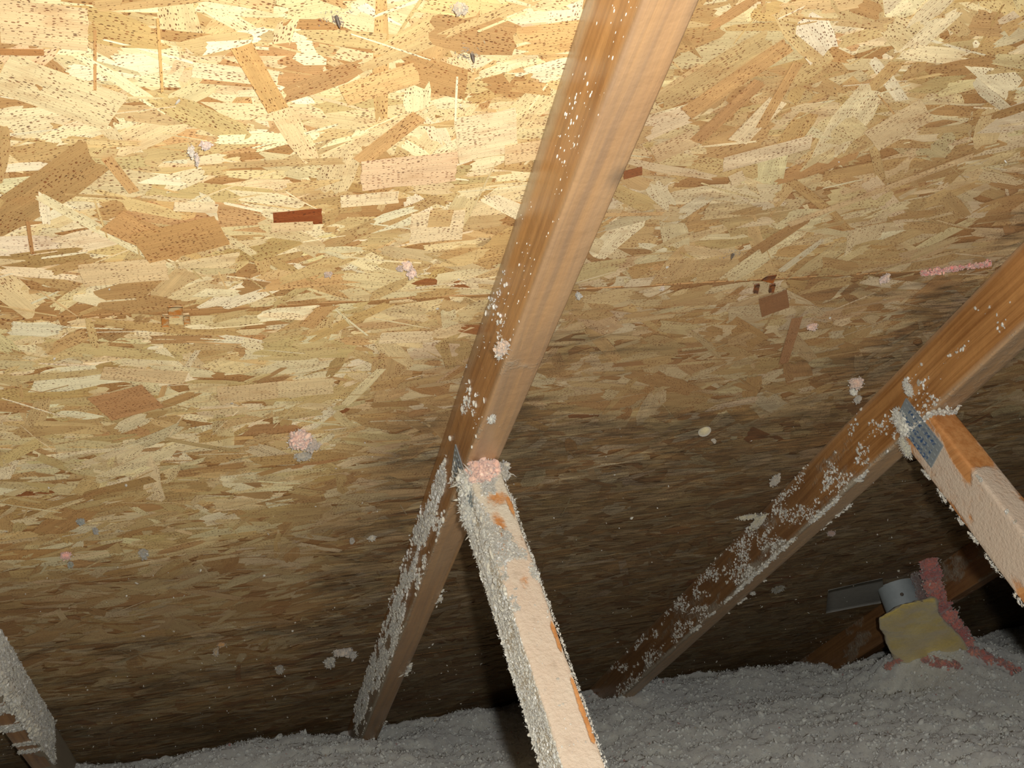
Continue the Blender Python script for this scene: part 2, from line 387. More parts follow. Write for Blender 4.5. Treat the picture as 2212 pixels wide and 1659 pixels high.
def grid_beam(name, xa, xb, P, Q, na, nb, nl, seed, wob=.0008, attrf=None, mat=None, parent=None, rnd=.0022):
    """a timber: cross-section width xa..xb (X) by depth; P, Q are the (u,n) points of its two long
    edge lines at each end: P=(p_start, p_end) face A, Q=(q_start, q_end) face B.  Rounded arrises."""
    # section ring points: rounded rectangle in (a across X 0..1, b across depth 0..1)
    wx = xb-xa; dp = math.dist(P[0], Q[0]); ra, rb = rnd/wx, rnd/dp
    ring = []
    def side(p, q, k):
        for i in range(k): ring.append((p[0]+(q[0]-p[0])*i/k, p[1]+(q[1]-p[1])*i/k))
    c = .3
    side((ra, 0), (1-ra, 0), na); ring += [(1-ra, 0), (1-c*ra, c*rb)]
    side((1, rb), (1, 1-rb), nb); ring += [(1, 1-rb), (1-c*ra, 1-c*rb)]
    side((1-ra, 1), (ra, 1), na); ring += [(ra, 1), (c*ra, 1-c*rb)]
    side((0, 1-rb), (0, rb), nb); ring += [(0, rb), (c*ra, c*rb)]
    ring = np.array(ring); k = len(ring); V = []
    for j in range(nl+1):
        s = j/nl
        p = np.array(P[0])*(1-s)+np.array(P[1])*s; q = np.array(Q[0])*(1-s)+np.array(Q[1])*s
        un = p[None, :]*(1-ring[:, 1:2])+q[None, :]*ring[:, 1:2]
        V.append(np.c_[xa+ring[:, 0]*wx, un])
    V = np.concatenate(V)
    w1 = vnoise(V, (25, 4, 25), seed, 2)-.5; w2 = vnoise(V, (25, 4, 25), seed+9, 2)-.5
    R_ = np.tile(ring, (nl+1, 1))
    V[:, 0] += w1*wob*2*np.sign(R_[:, 0]-.5)*(np.abs(R_[:, 0]-.5) > .4)
    V[:, 2] += w2*wob*2*np.sign(.5-R_[:, 1])*(np.abs(R_[:, 1]-.5) > .4)*-1
    F = []
    for j in range(nl):
        for i in range(k):
            F.append((j*k+i, j*k+(i+1) % k, (j+1)*k+(i+1) % k, (j+1)*k+i))
    me = mesh_np(name, V, np.array(F), smooth=True)
    at = attrf(V, R_) if attrf else {}
    for kk in ('dust', 'knot', 'grey', 'pink'):
        a = me.attributes.new(kk, 'FLOAT', 'POINT'); v = at.get(kk, np.zeros(len(V))); a.data.foreach_set('value', np.ascontiguousarray(v, dtype=np.float32))
    import bmesh
    bm = bmesh.new(); bm.from_mesh(me); bm.verts.ensure_lookup_table()
    bm.faces.new([bm.verts[i] for i in range(k)][::-1]); bm.faces.new([bm.verts[nl*k+i] for i in range(k)])
    bmesh.ops.recalc_face_normals(bm, faces=bm.faces); bm.to_mesh(me); bm.free()
    return link(name, me, parent=parent, mat=mat)

NB = D-.0008; NBOT = D-HR
def truss(x, label, web=True, seed=0, chord_attr=None, web_attr=None, du=0.0, wdep=.056, chord_mat=WOOD_SIDE):
    root = bpy.data.objects.new('roof_truss', None); COL.objects.link(root); root.matrix_world = ROOF_M @ Matrix.Translation((x, 0, 0))
    tag(root, label, 'roof truss', 'roof trusses under the strand board')
    grid_beam('top_chord', 0, WR, ((-.38, NB), (3.05, NB)), ((-.38, NBOT), (3.05, NBOT)), 6, 12, 620, seed, attrf=chord_attr, mat=chord_mat, parent=root)
    if web:
        # front face line u = f0 - .332*(.393-n), back face wdep behind it; runs down to the ceiling joist
        f = lambda n: 1.0343+du-.335*(.393-n)
        b = lambda n: f(n)+wdep*1.055
        nt, nb_ = NBOT-.0005, -.36
        grid_beam('web_member', 0, WR, ((b(nt), nt), (b(nb_), nb_)), ((f(nt), nt), (f(nb_), nb_)), 8, 14, 330, seed+3, wob=.0012, attrf=web_attr, mat=WOOD_WEB, parent=root, rnd=.003)
        # galvanised nail plate over the joint on the side the camera sees
        dv = np.array([.335, 1.0]); dv /= np.linalg.norm(dv); pv = np.array([dv[1], -dv[0]])
        c0 = np.array([f(.49)+wdep*.52, .4915]); Lp, Wp = .088, .038
        V = []; Fc = []; ink = []
        nu, nv = 44, 20
        for j in range(nv+1):
            for i in range(nu+1):
                a = (i/nu-.5)*Lp; bb = (j/nv-.5)*Wp
                q = c0+dv*a+pv*bb
                V.append((-.0016, q[0], q[1]))
                # printed blue characters, worn beyond reading: short strokes in two rows
                row = .5+.5*math.sin(bb*2*math.pi/.0125); ch = math.sin(a*2*math.pi/.0068+math.sin(bb*900)*1.2)
                ink.append(.9 if (row > .42 and ch > -.25 and -.033 < a < .03) else .12)
        for j in range(nv):
            for i in range(nu):
                Fc.append((j*(nu+1)+i, j*(nu+1)+i+1, (j+1)*(nu+1)+i+1, (j+1)*(nu+1)+i))
        n0 = len(V)
        cs = [V[0], V[nu], V[nv*(nu+1)+nu], V[nv*(nu+1)]]
        for c_ in cs: V.append((.0006, c_[1], c_[2])); ink.append(0)
        ci = [0, nu, nv*(nu+1)+nu, nv*(nu+1)]
        for i in range(4): Fc.append((ci[i], n0+i, n0+(i+1) % 4, ci[(i+1) % 4]))
        # punched teeth: small raised slots in staggered columns
        for i in range(11):
            for j in range(5):
                a = (i-5)*.0078; bb = (j-2)*.0078+(i % 2)*.0018
                q = c0+dv*a+pv*bb; s1 = dv*.0026; s2 = pv*.0007; m = len(V)
                for s_ in (q-s1-s2, q+s1-s2, q+s1+s2, q-s1+s2): V.append((-.0017, s_[0], s_[1])); ink.append(.0)
                V.append((-.0032, (q-s1*.8)[0], (q-s1*.8)[1])); ink.append(0)
                V.append((-.0020, (q+s1*.8)[0], (q+s1*.8)[1])); ink.append(0)
                Fc += [(m, m+1, m+5, m+4), (m+1, m+2, m+2, m+5), (m+2, m+3, m+4, m+5), (m+3, m, m, m+4)]
        me = bpy.data.meshes.new('nail_plate')
        me.from_pydata([tuple(map(float, v)) for v in V], [], [tuple(dict.fromkeys(f_)) for f_ in Fc])
        a = me.attributes.new('ink', 'FLOAT', 'POINT'); a.data.foreach_set('value', np.array(ink, dtype=np.float32))
        po = link('nail_plate', me, parent=root, mat=PLATE); po['label'] = 'galvanised nail plate with worn blue print'
    return root

def gauss2(a, b, a0, b0, sa, sb): return np.exp(-((a-a0)/sa)**2-((b-b0)/sb)**2)
def centre_chord(V, R_):
    u = V[:, 1]; side = (R_[:, 0] < .06)*1.0; bot = (R_[:, 1] > .97)*1.0
    dep = R_[:, 1]
    grey = side*sst(.30, .12, dep)*1.0*sst(1.3, .7, u)
    n = vnoise(V, (60, 8, 60), 77, 2)
    dust = side*(.02+.34*sst(.85, 1.15, u)*sst(.15, .35, dep)+.20*sst(1.3, 2.0, u)) + bot*(.06+.24*gauss2(u, V[:,0], .985, .02, .03, .1))
    dust = dust + bot*(.10*gauss2(u, V[:, 0], .86, .02, .028, .1)*3.4) + .05*(n-.5)
    knot = bot*gauss2(u, V[:, 0], .590, .034, .010, .006)*1.0
    grey = grey + bot*(.40+.25*n)
    return {'dust': dust, 'grey': np.clip(grey, 0, 1), 'knot': knot}
def right_chord(V, R_):
    u = V[:, 1]; side = (R_[:, 0] < .06)*1.0; bot = (R_[:, 1] > .97)*1.0; dep = R_[:, 1]
    n = vnoise(V, (70, 22, 70), 12, 3)
    dust = side*(.02+.42*sst(1.02, 1.3, u)*sst(.35, .7, n)+.10*sst(.6, .9, dep)*sst(1.3, 1.6, u)) + bot*(.34)
    dust += side*.25*gauss2(u, dep, 1.60, .8, .12, .3)
    grey = bot*.65 + side*.5*sst(.12, .02, dep)
    return {'dust': dust, 'grey': grey, 'knot': side*sst(1.15, 1.5, u)*.62}
def left_chord(V, R_):
    u = V[:, 1]; side = (R_[:, 0] > .94)*1.0; bot = (R_[:, 1] > .97)*1.0
    n = vnoise(V, (40, 16, 40), 4, 3)
    return {'dust': side*.95+bot*(.15+.5*sst(.5, .6, n))}
def far_chord(V, R_):
    n = vnoise(V, (40, 12, 40), 9, 3); return {'dust': .15+.35*sst(.5, .7, n), 'knot': np.full(len(V), .55)}
def centre_web(V, R_):
    n = V[:, 2]; side = (R_[:, 0] < .06)*1.0; front = (R_[:, 1] > .96)*1.0; rt = (R_[:, 0] > .94)*1.0
    a = V[:, 0]/WR
    ns = vnoise(V, (90, 90, 90), 21, 2)
    dust = side*(.72) + front*.78 + rt*.5
    # bare amber wood along the right arris and in a few rubbed ovals
    edge = front*sst(.80, .93, a+.05*(ns-.5))*(sst(.255, .265, n)*sst(.47, .46, n)*sst(.42,.55,vnoise(V, (5, 5, 30), 3, 2)) + sst(.165, .17, n)*sst(.235, .228, n))
    dust -= edge*.85
    for (n0, a0, sn, sa, k) in ((.415, .42, .018, .22, .50), (.452, .6, .012, .5, .4), (.385, .35, .012, .2, .5), (.342, .55, .010, .2, .3)):
        dust -= front*k*gauss2(n, a, n0, a0, sn, sa)
    knot = sum(k*front*gauss2(n, a, n0, a0, .0045, .085) for n0, a0, k in ((.405, .45, .8), (.352, .42, .5), (.296, .5, .3), (.247, .58, .55), (.170, .32, .5)))
    return {'dust': dust, 'pink': front*sst(.44, .37, n)*(.6+.4*ns), 'knot': knot}
def right_web(V, R_):
    n = V[:, 2]; side = (R_[:, 0] < .06)*1.0; front = (R_[:, 1] > .96)*1.0
    ns = vnoise(V, (14, 30, 14), 8, 3)
    dust = .62-.42*sst(.47, .62, ns)+.12*sst(.42, .30, n) - .25*sst(.45,.5,n)
    return {'dust': dust, 'pink': np.full(len(V), .85)}
truss(X0, 'central roof truss, amber chord with a dusty web through the middle of the view', seed=1, chord_attr=centre_chord, web_attr=centre_web)
truss(X1, 'right-hand roof truss with a worn blue nail plate on its web joint', seed=20, chord_attr=right_chord, web_attr=right_web, du=-.018, wdep=.066)
truss(X2, 'farthest visible roof truss, dark chord passing behind the vent pipe and yellow batt', seed=40, chord_attr=far_chord, web_attr=far_chord)
truss(XL, 'leftmost roof truss, its chord thickly coated in grey lint at the lower left corner', web=False, seed=60, chord_attr=left_chord)

# ================================================================= INSULATION
import bmesh
def ico(sub):
    bm = bmesh.new(); bmesh.ops.create_icosphere(bm, subdivisions=sub, radius=1.0)
    bm.verts.ensure_lookup_table()
    V = np.array([v.co[:] for v in bm.verts]); F = np.array([[v.index for v in f.verts] for f in bm.faces]); bm.free()
    return V, F
ICO = {k: ico(k) for k in (1, 2, 3, 4)}
def rand_rot(n, rng):
    q = rng.normal(size=(n, 4)); q /= np.linalg.norm(q, axis=1, keepdims=True); w, x, y, z = q.T
    return np.stack([1-2*(y*y+z*z), 2*(x*y-z*w), 2*(x*z+y*w), 2*(x*y+z*w), 1-2*(x*x+z*z), 2*(y*z-x*w),
                     2*(x*z-y*w), 2*(y*z+x*w), 1-2*(x*x+y*y)], 1).reshape(n, 3, 3)
def crumbs(P, size, cols, rng, sub=1, squash=.55, rough=.35):
    """many crumpled nodules -> V, F, C"""
    BV, BF = ICO[sub]; n = len(P); k = len(BV)
    sc = size[:, None, None]*np.stack([np.exp(rng.normal(.15, .3, n)), np.ones(n), squash*np.exp(rng.normal(0, .3, n))], 1)[:, None, :]
    L_ = BV[None]*(1+rng.normal(0, rough, (n, k, 1)))*sc
    R = rand_rot(n, rng)
    Vv = np.einsum('nij,nkj->nki', R, L_)+P[:, None, :]
    Ff = BF[None]+(np.arange(n)*k)[:, None, None]
    return Vv.reshape(-1, 3), Ff.reshape(-1, 3), np.repeat(cols, k, 0)
FLUFF = fluff_material('grey_blown_wool')
def join(parts):
    V, F, C, o = [], [], [], 0
    for v, f, c in parts: V.append(v); F.append(f+o); C.append(c); o += len(v)
    return np.concatenate(V), np.concatenate(F), np.concatenate(C)

def roof_z(y): return ZC + (D - y*ST)/CT           # underside of the sheathing
def surf(x, y):
    P = np.c_[x, y]
    base = .357 - .038*sst(-.1, 1.6, x) + .02*sst(-.15, -.5, x)
    big = (vnoise(P, (1.7, 2.0, 1), 3, 2)-.5)*.05
    mid = (vnoise(P, (7, 8, 1), 8, 2)-.5)*.035
    lump = np.abs(vnoise(P, (20, 22, 1), 14, 2)-.5)*.044
    fine = (vnoise(P, (70, 75, 1), 19, 3)-.5)*.016
    z = base+big+mid-lump+fine
    for (mx, my, r, h) in MOUNDS: z = z+h*np.exp(-(((x-mx)/r)**2+((y-my)/(r*1.2))**2))
    return z
MOUNDS = [(.16, 2.36, .13, .028), (-.05, 2.33, .07, .026), (.06, 2.37, .04, .014), (.56, 2.50, .06, .02), (.98, 2.47, .07, .018), (1.55, 2.12, .16, .10), (1.22, 2.40, .10, .03), (.74, 2.45, .10, .012), (.36, 2.50, .05, -.03), (-.22, 2.33, .06, -.05), (2.0, 2.1, .2, .05), (1.38,2.06,.05,-.05)]
gx = np.arange(-1.0, 3.0, .0085); gy = np.arange(.3, 2.95, .0085)
GX, GY = np.meshgrid(gx, gy); gxr, gyr = GX.ravel(), GY.ravel()
gz = surf(gxr, gyr); gz = np.minimum(gz, roof_z(gyr)-.006)
GV = np.c_[gxr+(vnoise(np.c_[gxr, gyr], (90, 90, 1), 44)-.5)*.006, gyr+(vnoise(np.c_[gxr, gyr], (90, 90, 1), 45)-.5)*.006, gz]
nx = len(gx); ny = len(gy)
ii, jj = np.meshgrid(np.arange(nx-1), np.arange(ny-1)); b0 = (jj*nx+ii).ravel()
GF = np.c_[b0, b0+1, b0+nx+1, b0, b0+nx+1, b0+nx].reshape(-1, 3)
tone = vnoise(GV, (9, 9, 9), 50, 3)[:, None]
GC = s2l((222, 222, 210))*(1-tone)+s2l((196, 196, 190))*tone
def wool_cols(n, rng, pinkw=None):
    pal = s2l([(220, 215, 200), (196, 191, 180), (232, 227, 212), (246, 243, 232), (190, 170, 142), (214, 150, 138)])
    k = rng.choice(6, n, p=[.40, .26, .20, .09, .04, .01])
    return pal[k]*np.exp(rng.normal(0, .08, n))[:, None]
rng = np.random.default_rng(5)
def slivers(P, size, cols, rng, nrm=None, up=0.0):
    """thin bent flecks (two triangles each)"""
    n = len(P); R = rand_rot(n, rng); a = R[:, 0]; b = R[:, 1]
    if nrm is not None:
        a = a*(1-up)+nrm*up*1.4; a /= np.linalg.norm(a, axis=1, keepdims=True)
        b = np.cross(a, R[:, 2]); b /= np.linalg.norm(b, axis=1, keepdims=True)
    c = np.cross(a, b); w = size*rng.uniform(.12, .5, n); l = size*rng.uniform(.6, 1.5, n)
    off = 0 if nrm is None else a*(l*.7)[:, None]
    p = P+off
    V = np.stack([p-a*l[:, None], p+b*w[:, None]+c*(w*.5)[:, None], p+a*l[:, None], p-b*w[:, None]+c*(w*.5)[:, None]], 1).reshape(-1, 3)
    i = np.arange(n)[:, None]*4
    F = np.concatenate([i+np.array([[0, 1, 2]]), i+np.array([[0, 2, 3]])], 1).reshape(-1, 3)
    return V, F, np.repeat(cols, 4, 0)
def scatter_top(n, x0=-.75, x1=2.6, y0=1.0, y1=2.85):
    x = rng.uniform(x0, x1, n); y = rng.uniform(y0, y1, n); z = surf(x, y); ok = z < roof_z(y)-.012
    return np.c_[x, y, z][ok]
P_ = scatter_top(56000); sz = np.minimum(np.exp(rng.normal(math.log(.0026), .42, len(P_))), .0055); P_[:, 2] -= sz*.15
tn = vnoise(P_, (9, 9, 9), 50, 3)[:, None]
cc = (s2l((222, 222, 210))*(1-tn)+s2l((196, 196, 190))*tn)*np.exp(rng.normal(0, .04, len(P_)))[:, None]
pkm = rng.random(len(P_)) < .006; cc[pkm] = s2l((176, 122, 116))
part1 = crumbs(P_, sz, cc, rng, rough=.22, squash=.7)
P_ = scatter_top(170000); sz = np.exp(rng.normal(math.log(.0012), .45, len(P_))); P_[:, 2] += .002+rng.random(len(P_))*.003
part2 = slivers(P_, sz, wool_cols(len(P_), rng), rng)
P_ = scatter_top(2600); P_[:, 2] += .005
part3 = slivers(P_, rng.uniform(.0015, .0042, len(P_)), np.tile(s2l((228, 224, 210)), (len(P_), 1)), rng)
Vw, Fw, Cw = join([(GV, GF, GC), part1, part2, part3])
o = link('loose_fill_insulation', mesh_np('loose_fill_insulation', Vw, Fw, Cw, smooth=True), mat=FLUFF)
tag(o, 'grey blown loose fill insulation heaped over the attic floor', 'insulation', kind='stuff')

# ---------------------------------------------------------------- lint clinging to the timbers (countless crumbs: stuff)
LINT = fluff_material('clinging_lint', noise=420, bump=.0006)
GREY = [(200, 193, 174), (212, 206, 188), (184, 177, 160), (232, 228, 216), (166, 154, 132)]
def lint_cols(n, rng, pal=GREY, p=(.36, .28, .2, .10, .06)):
    k = rng.choice(len(pal), n, p=p); return s2l(pal)[k]*np.exp(rng.normal(0, .07, n))[:, None]
def lint(label, faces, seed, cat='lint'):
    """faces: list of (n, sampler) -> sampler(n, rng) gives points, normals, keep-weights in roof frame"""
    rg = np.random.default_rng(seed); parts = []
    for (n, fn, s0, blade) in faces:
        n = int(n*2.1)
        P, Nn, w = fn(n, rg); ok = rg.random(n) < w; P, Nn = P[ok], Nn[ok]; m = len(P)
        if not m: continue
        sz = np.minimum(np.exp(rg.normal(math.log(s0*.58), .50, m)), s0*1.25)
        v = crumbs(np.zeros((m, 3)), sz, lint_cols(m, rg), rg, rough=.12, squash=.7)
        k = len(ICO[1][0]); vv = v[0].reshape(m, k, 3); d_ = np.einsum('nkj,nj->nk', vv, Nn)[:, :, None]
        vv = vv-Nn[:, None, :]*d_*.45+P[:, None, :]+Nn[:, None, :]*(sz*.25)[:, None, None]
        parts.append((vv.reshape(-1, 3), v[1], v[2]))
        nb = int(m*blade*.7)
        if nb:
            ix = rg.integers(0, m, nb); pp = P[ix]+rg.normal(0, s0*.9, (nb, 3))*(1-.7*np.abs(Nn[ix]))+Nn[ix]*s0*.4
            parts.append(slivers(pp, np.exp(rg.normal(math.log(s0*.30), .45, nb)), lint_cols(nb, rg, p=(.34, .32, .1, .20, .04)), rg, Nn[ix], .30))
    V, F, C = join(parts)
    o = link('clinging_lint', mesh_np('clinging_lint', V, F, C, smooth=True), mat=LINT, M=ROOF_M)
    return tag(o, label, cat, kind='stuff')
wf = lambda n, du=0: 1.0343+du-.335*(.393-n)
def nz(P, sc, seed): return vnoise(P, sc, seed, 3)
def chord_side(x, sgn, ua, ub, dens):
    def f(n, rg):
        u = rg.uniform(ua, ub, n); nn = rg.uniform(NBOT, NB, n); P = np.c_[np.full(n, x), u, nn]
        return P, np.tile([sgn, 0, 0.], (n, 1)), dens(P, (nn-NBOT)/HR)
    return f
def chord_edge(x, ua, ub, dens):
    def f(n, rg):
        u = rg.uniform(ua, ub, n); P = np.c_[x+rg.normal(0, .0012, n), u, np.full(n, NBOT)+rg.normal(0, .001, n)]
        return P, np.tile([.5 if dens is None else 0, 0, -1.], (n, 1)), (np.ones(n) if dens is None else dens(P, 0))
    return f
def web_side(x, sgn, dep, na, nb, dens, du=0):
    def f(n, rg):
        nn = rg.uniform(na, nb, n); b = rg.random(n); P = np.c_[np.full(n, x), wf(nn, du)+dep*1.055*b, nn]
        return P, np.tile([sgn, 0, 0.], (n, 1)), dens(P, b)
    return f
def web_front(x, na, nb, dens, du=0):
    def f(n, rg):
        nn = rg.uniform(na, nb, n); a = rg.random(n); P = np.c_[x+a*WR, wf(nn, du)-.0006, nn]
        return P, np.tile([0, -.948, .318], (n, 1)), dens(P, a)
    return f
lint('grey lint clumps on the left side of the central chord below the joint', [
    (9000, chord_side(X0, -1, .93, 2.45, lambda P, h: sst(.50, .64, nz(P, (30, 15, 60), 3)+.10*sst(1.05, 1.35, P[:, 1])-.10*sst(.5,.2,h))*sst(.9, 1.15, P[:, 1])*sst(1.02, .75, h)*(.35+.65*sst(.05, .3, h))), .0030, 1.2),
    (260, chord_side(X0, -1, .78, 1.0, lambda P, h: sst(.5, .7, nz(P, (30, 20, 50), 5))), .0022, 1.2),
    (420, chord_edge(X0+WR, 1.45, 2.4, lambda P, a: sst(.55, .72, nz(P, (30, 16, 50), 8))), .0034, 2.0)], 1)
lint('dense fuzzy lint coating the left side and edges of the central web', [
    (6500, web_side(X0, -1, .056, -.1, NBOT-.002, lambda P, b: .40+.6*sst(.4, .6, nz(P, (60, 60, 45), 6))), .0017, 1.6),
    (1500, web_side(X0, -1, .056, .33, .46, lambda P, b: sst(.35, .6, nz(P, (60, 60, 40), 16))), .0034, 2.2),
    (1600, lambda n, rg: (lambda nn: (np.c_[X0+rg.normal(0, .0012, n), wf(nn)+.056*1.055+rg.normal(0, .001, n), nn], np.tile([-.75, .6, 0.], (n, 1)), np.ones(n)))(rg.uniform(-.1, .48, n)), .0018, 2.5),
    (900, lambda n, rg: (lambda nn: (np.c_[X0+WR+rg.normal(0, .0008, n), wf(nn)+rg.normal(0, .0008, n), nn], np.tile([.9, -.3, 0.], (n, 1)), np.ones(n)*.8))(rg.uniform(-.1, .47, n)), .0011, 2.2),
    (3600, web_front(X0, .30, .482, lambda P, a: sst(.46, .62, nz(P, (60, 60, 34), 26))*sst(.300, .335, P[:, 2])*(1-.8*gauss2(P[:, 2], a, .412, .45, .02, .22))*(1-.85*gauss2(P[:, 2], a, .36, .55, .014, .22))), .0016, 2.4),
    (420, web_front(X0, -.1, .33, lambda P, a: .10+.8*sst(.62, .74, nz(P, (60, 60, 22), 27))), .0011, 2.5)], 2)
lint('pale lint flecks spattered over the side of the right chord', [
    (5200, chord_side(X1, -1, .70, 2.4, lambda P, h: sst(.52, .68, nz(P, (30, 24, 60), 13)+.06*sst(1.0, 1.3, P[:, 1])-.16*sst(1.0, .8, P[:, 1]))*sst(1.04, .8, h)*sst(.68, 1.25, P[:, 1])), .0023, 1.3),
    (900, chord_edge(X1, 1.05, 1.9, lambda P, a: sst(.50, .66, nz(P, (30, 26, 50), 18))), .0032, 1.6),
    (500, chord_edge(X1+WR, 1.0, 2.0, lambda P, a: sst(.58, .7, nz(P, (30, 20, 50), 28))), .0022, 1.2)], 3)
lint('thin pale lint along the edges of the right web', [
    (700, lambda n, rg: (lambda nn: (np.c_[X1+rg.normal(0, .001, n), wf(nn, -.018)+.066*1.055+rg.normal(0, .001, n), nn], np.tile([-.75, .6, 0.], (n, 1)), sst(.42, .6, nz(np.c_[nn, nn, nn], 40, 4))))(rg.uniform(.1, .45, n)), .0016, 2.5),
    (240, lambda n, rg: (lambda nn: (np.c_[X1+rg.normal(0, .001, n), wf(nn, -.018)+rg.normal(0, .001, n), nn], np.tile([-.75, -.6, 0.], (n, 1)), sst(.5, .6, nz(np.c_[nn, nn, nn], 30, 4))))(rg.uniform(.1, .40, n)), .0020, 2.5),
    (260, lambda n, rg: (np.c_[X1-.001+rg.random(n)*WR, np.full(n, 1.06)+rg.normal(0, .010, n), np.full(n, NBOT-.001)-rg.random(n)*.003], np.tile([-.5, -.6, -.4], (n, 1)), np.ones(n)), .0024, 2)], 4)
lint('thick grey lint covering the chord of the leftmost truss', [
    (9000, chord_side(XL+WR, 1, 1.35, 2.15, lambda P, h: np.ones(len(P))*.9), .0040, 1.0),
    (3000, lambda n, rg: (lambda u: (np.c_[XL+WR-rg.random(n)*WR, u, np.full(n, NBOT)], np.tile([.3, 0, -1.], (n, 1)), sst(.50, .56, nz(np.c_[u, u, u], 16, 9))*1.0))(rg.uniform(1.35, 2.2, n)), .0036, 1.2),
    (900, lambda n, rg: (lambda u: (np.c_[XL+WR+.004+rg.normal(0, .003, n), u, NBOT-.003+rg.normal(0, .003, n)], np.tile([.8, 0, -.6], (n, 1)), np.ones(n)))(rg.uniform(1.35, 1.95, n)), .0050, 1.6)], 5)

# lint column hanging beside the right nail plate
def tuft_obj(label, blobs, seed, name='insulation_tuft', cat='insulation tuft', group=None, M=ROOF_M):
    """blobs: (centre xyz, radii xyz, colour, crumb size, number)"""
    rg = np.random.default_rng(seed); parts = []
    for (c, r, colr, s0, m, bl) in blobs:
        c = np.array(c, float); r = np.array(r, float)
        BV, BF = ICO[3]; d1 = vnoise(BV*1.0+seed, (2.4, 2.4, 2.4), seed, 2)[:, None]; d2 = np.abs(vnoise(BV+seed, (6, 6, 6), seed+3, 2)-.5)[:, None]
        parts.append((c+BV*r*(.55+.6*d1-.5*d2), BF, np.tile(s2l(colr), (len(BV), 1))))
        q = rg.normal(size=(m, 3)); q /= np.linalg.norm(q, axis=1, keepdims=True); q *= rg.uniform(.55, 1.02, (m, 1))
        col_ = s2l(colr)*np.exp(rg.normal(0, .10, m))[:, None]
        parts.append(crumbs(c+q*r, np.exp(rg.normal(math.log(s0*.7), .35, m)), col_, rg, rough=.12, squash=.7))
        nb = int(m*bl)
        if nb:
            q = rg.normal(size=(nb, 3)); q /= np.linalg.norm(q, axis=1, keepdims=True)
            parts.append(slivers(c+q*r*1.0, np.exp(rg.normal(math.log(s0*.6), .4, nb)), lint_cols(nb, rg, p=(.2, .3, .1, .36, .04)), rg, q, .6))
    V, F, C = join(parts)
    o = link(name, mesh_np(name, V, F, C, smooth=True), mat=LINT, M=M)
    return tag(o, label, cat, group)
PK, PK2, GR, GR2, WH = (232, 184, 162), (208, 150, 136), (168, 158, 140), (142, 134, 118), (206, 200, 182)
uj = wf(NBOT)
tuft_obj('pink wool cap on top of the central web at its joint', [
    ((X0+.016, uj-.004, NBOT-.012), (.019, .012, .017), PK, .0036, 300, .3), ((X0+.002, uj+.004, NBOT-.020), (.013, .012, .016), WH, .0034, 160, 2),
    ((X0+.041, uj+.002, NBOT-.010), (.008, .008, .011), GR, .0026, 70, 2), ((X0-.004, uj+.02, NBOT-.045), (.006, .012, .024), (186, 182, 168), .0026, 150, 2.5),
    ((X0+.043, uj+.004, NBOT-.052), (.004, .006, .014), WH, .0020, 60, 2.5)], 71, 'pink_wool_tuft', 'wool tuft')
pc = ray(1946, 912); pc = pc*(X1-.004)/pc[0]; pt_ = ray(1962, 838); pt_ = pt_*(X1-.003)/pt_[0]; pb_ = ray(1955, 965); pb_ = pb_*(X1-.004)/pb_[0]
tuft_obj('pale lint column hanging beside the blue nail plate', [
    (pc, (.005, .010, .020), WH, .0026, 150, 2.5), (pt_, (.004, .005, .013), WH, .0020, 60, 2.5), (pb_, (.004, .006, .016), (190, 184, 160), .0022, 80, 3)], 72, 'hanging_lint', 'wool tuft')
p_ = ray(1083, 752); p_ = p_*(NBOT-.003)/p_[2]
tuft_obj('pinkish wool wisp stuck to the central chord halfway up', [(p_, (.006, .010, .005), (200, 168, 140), .0020, 50, 1.5), (p_+np.array([.001, .012, .001]), (.004, .008, .003), GR, .0015, 30, 1.5)], 73, 'wool_wisp', 'wool tuft')
p_ = ray(1062, 905); p_ = p_*(NBOT-.002)/p_[2]
tuft_obj('white crinkled lint fleck on the central chord just above the pink cap', [(p_, (.004, .007, .003), WH, .0014, 50, 3)], 74, 'lint_fleck', 'wool tuft')
p_ = on_roof(1637, 1128, D-.02)
tuft_obj('torn pale wisp bridging the right chord and the sheathing', [(p_, (.010, .034, .006), (190, 180, 150), .0022, 60, 2), (p_+np.array([-.02, -.012, .006]), (.022, .006, .004), (190, 180, 150), .0018, 40, 2)], 75, 'wool_wisp', 'wool tuft')

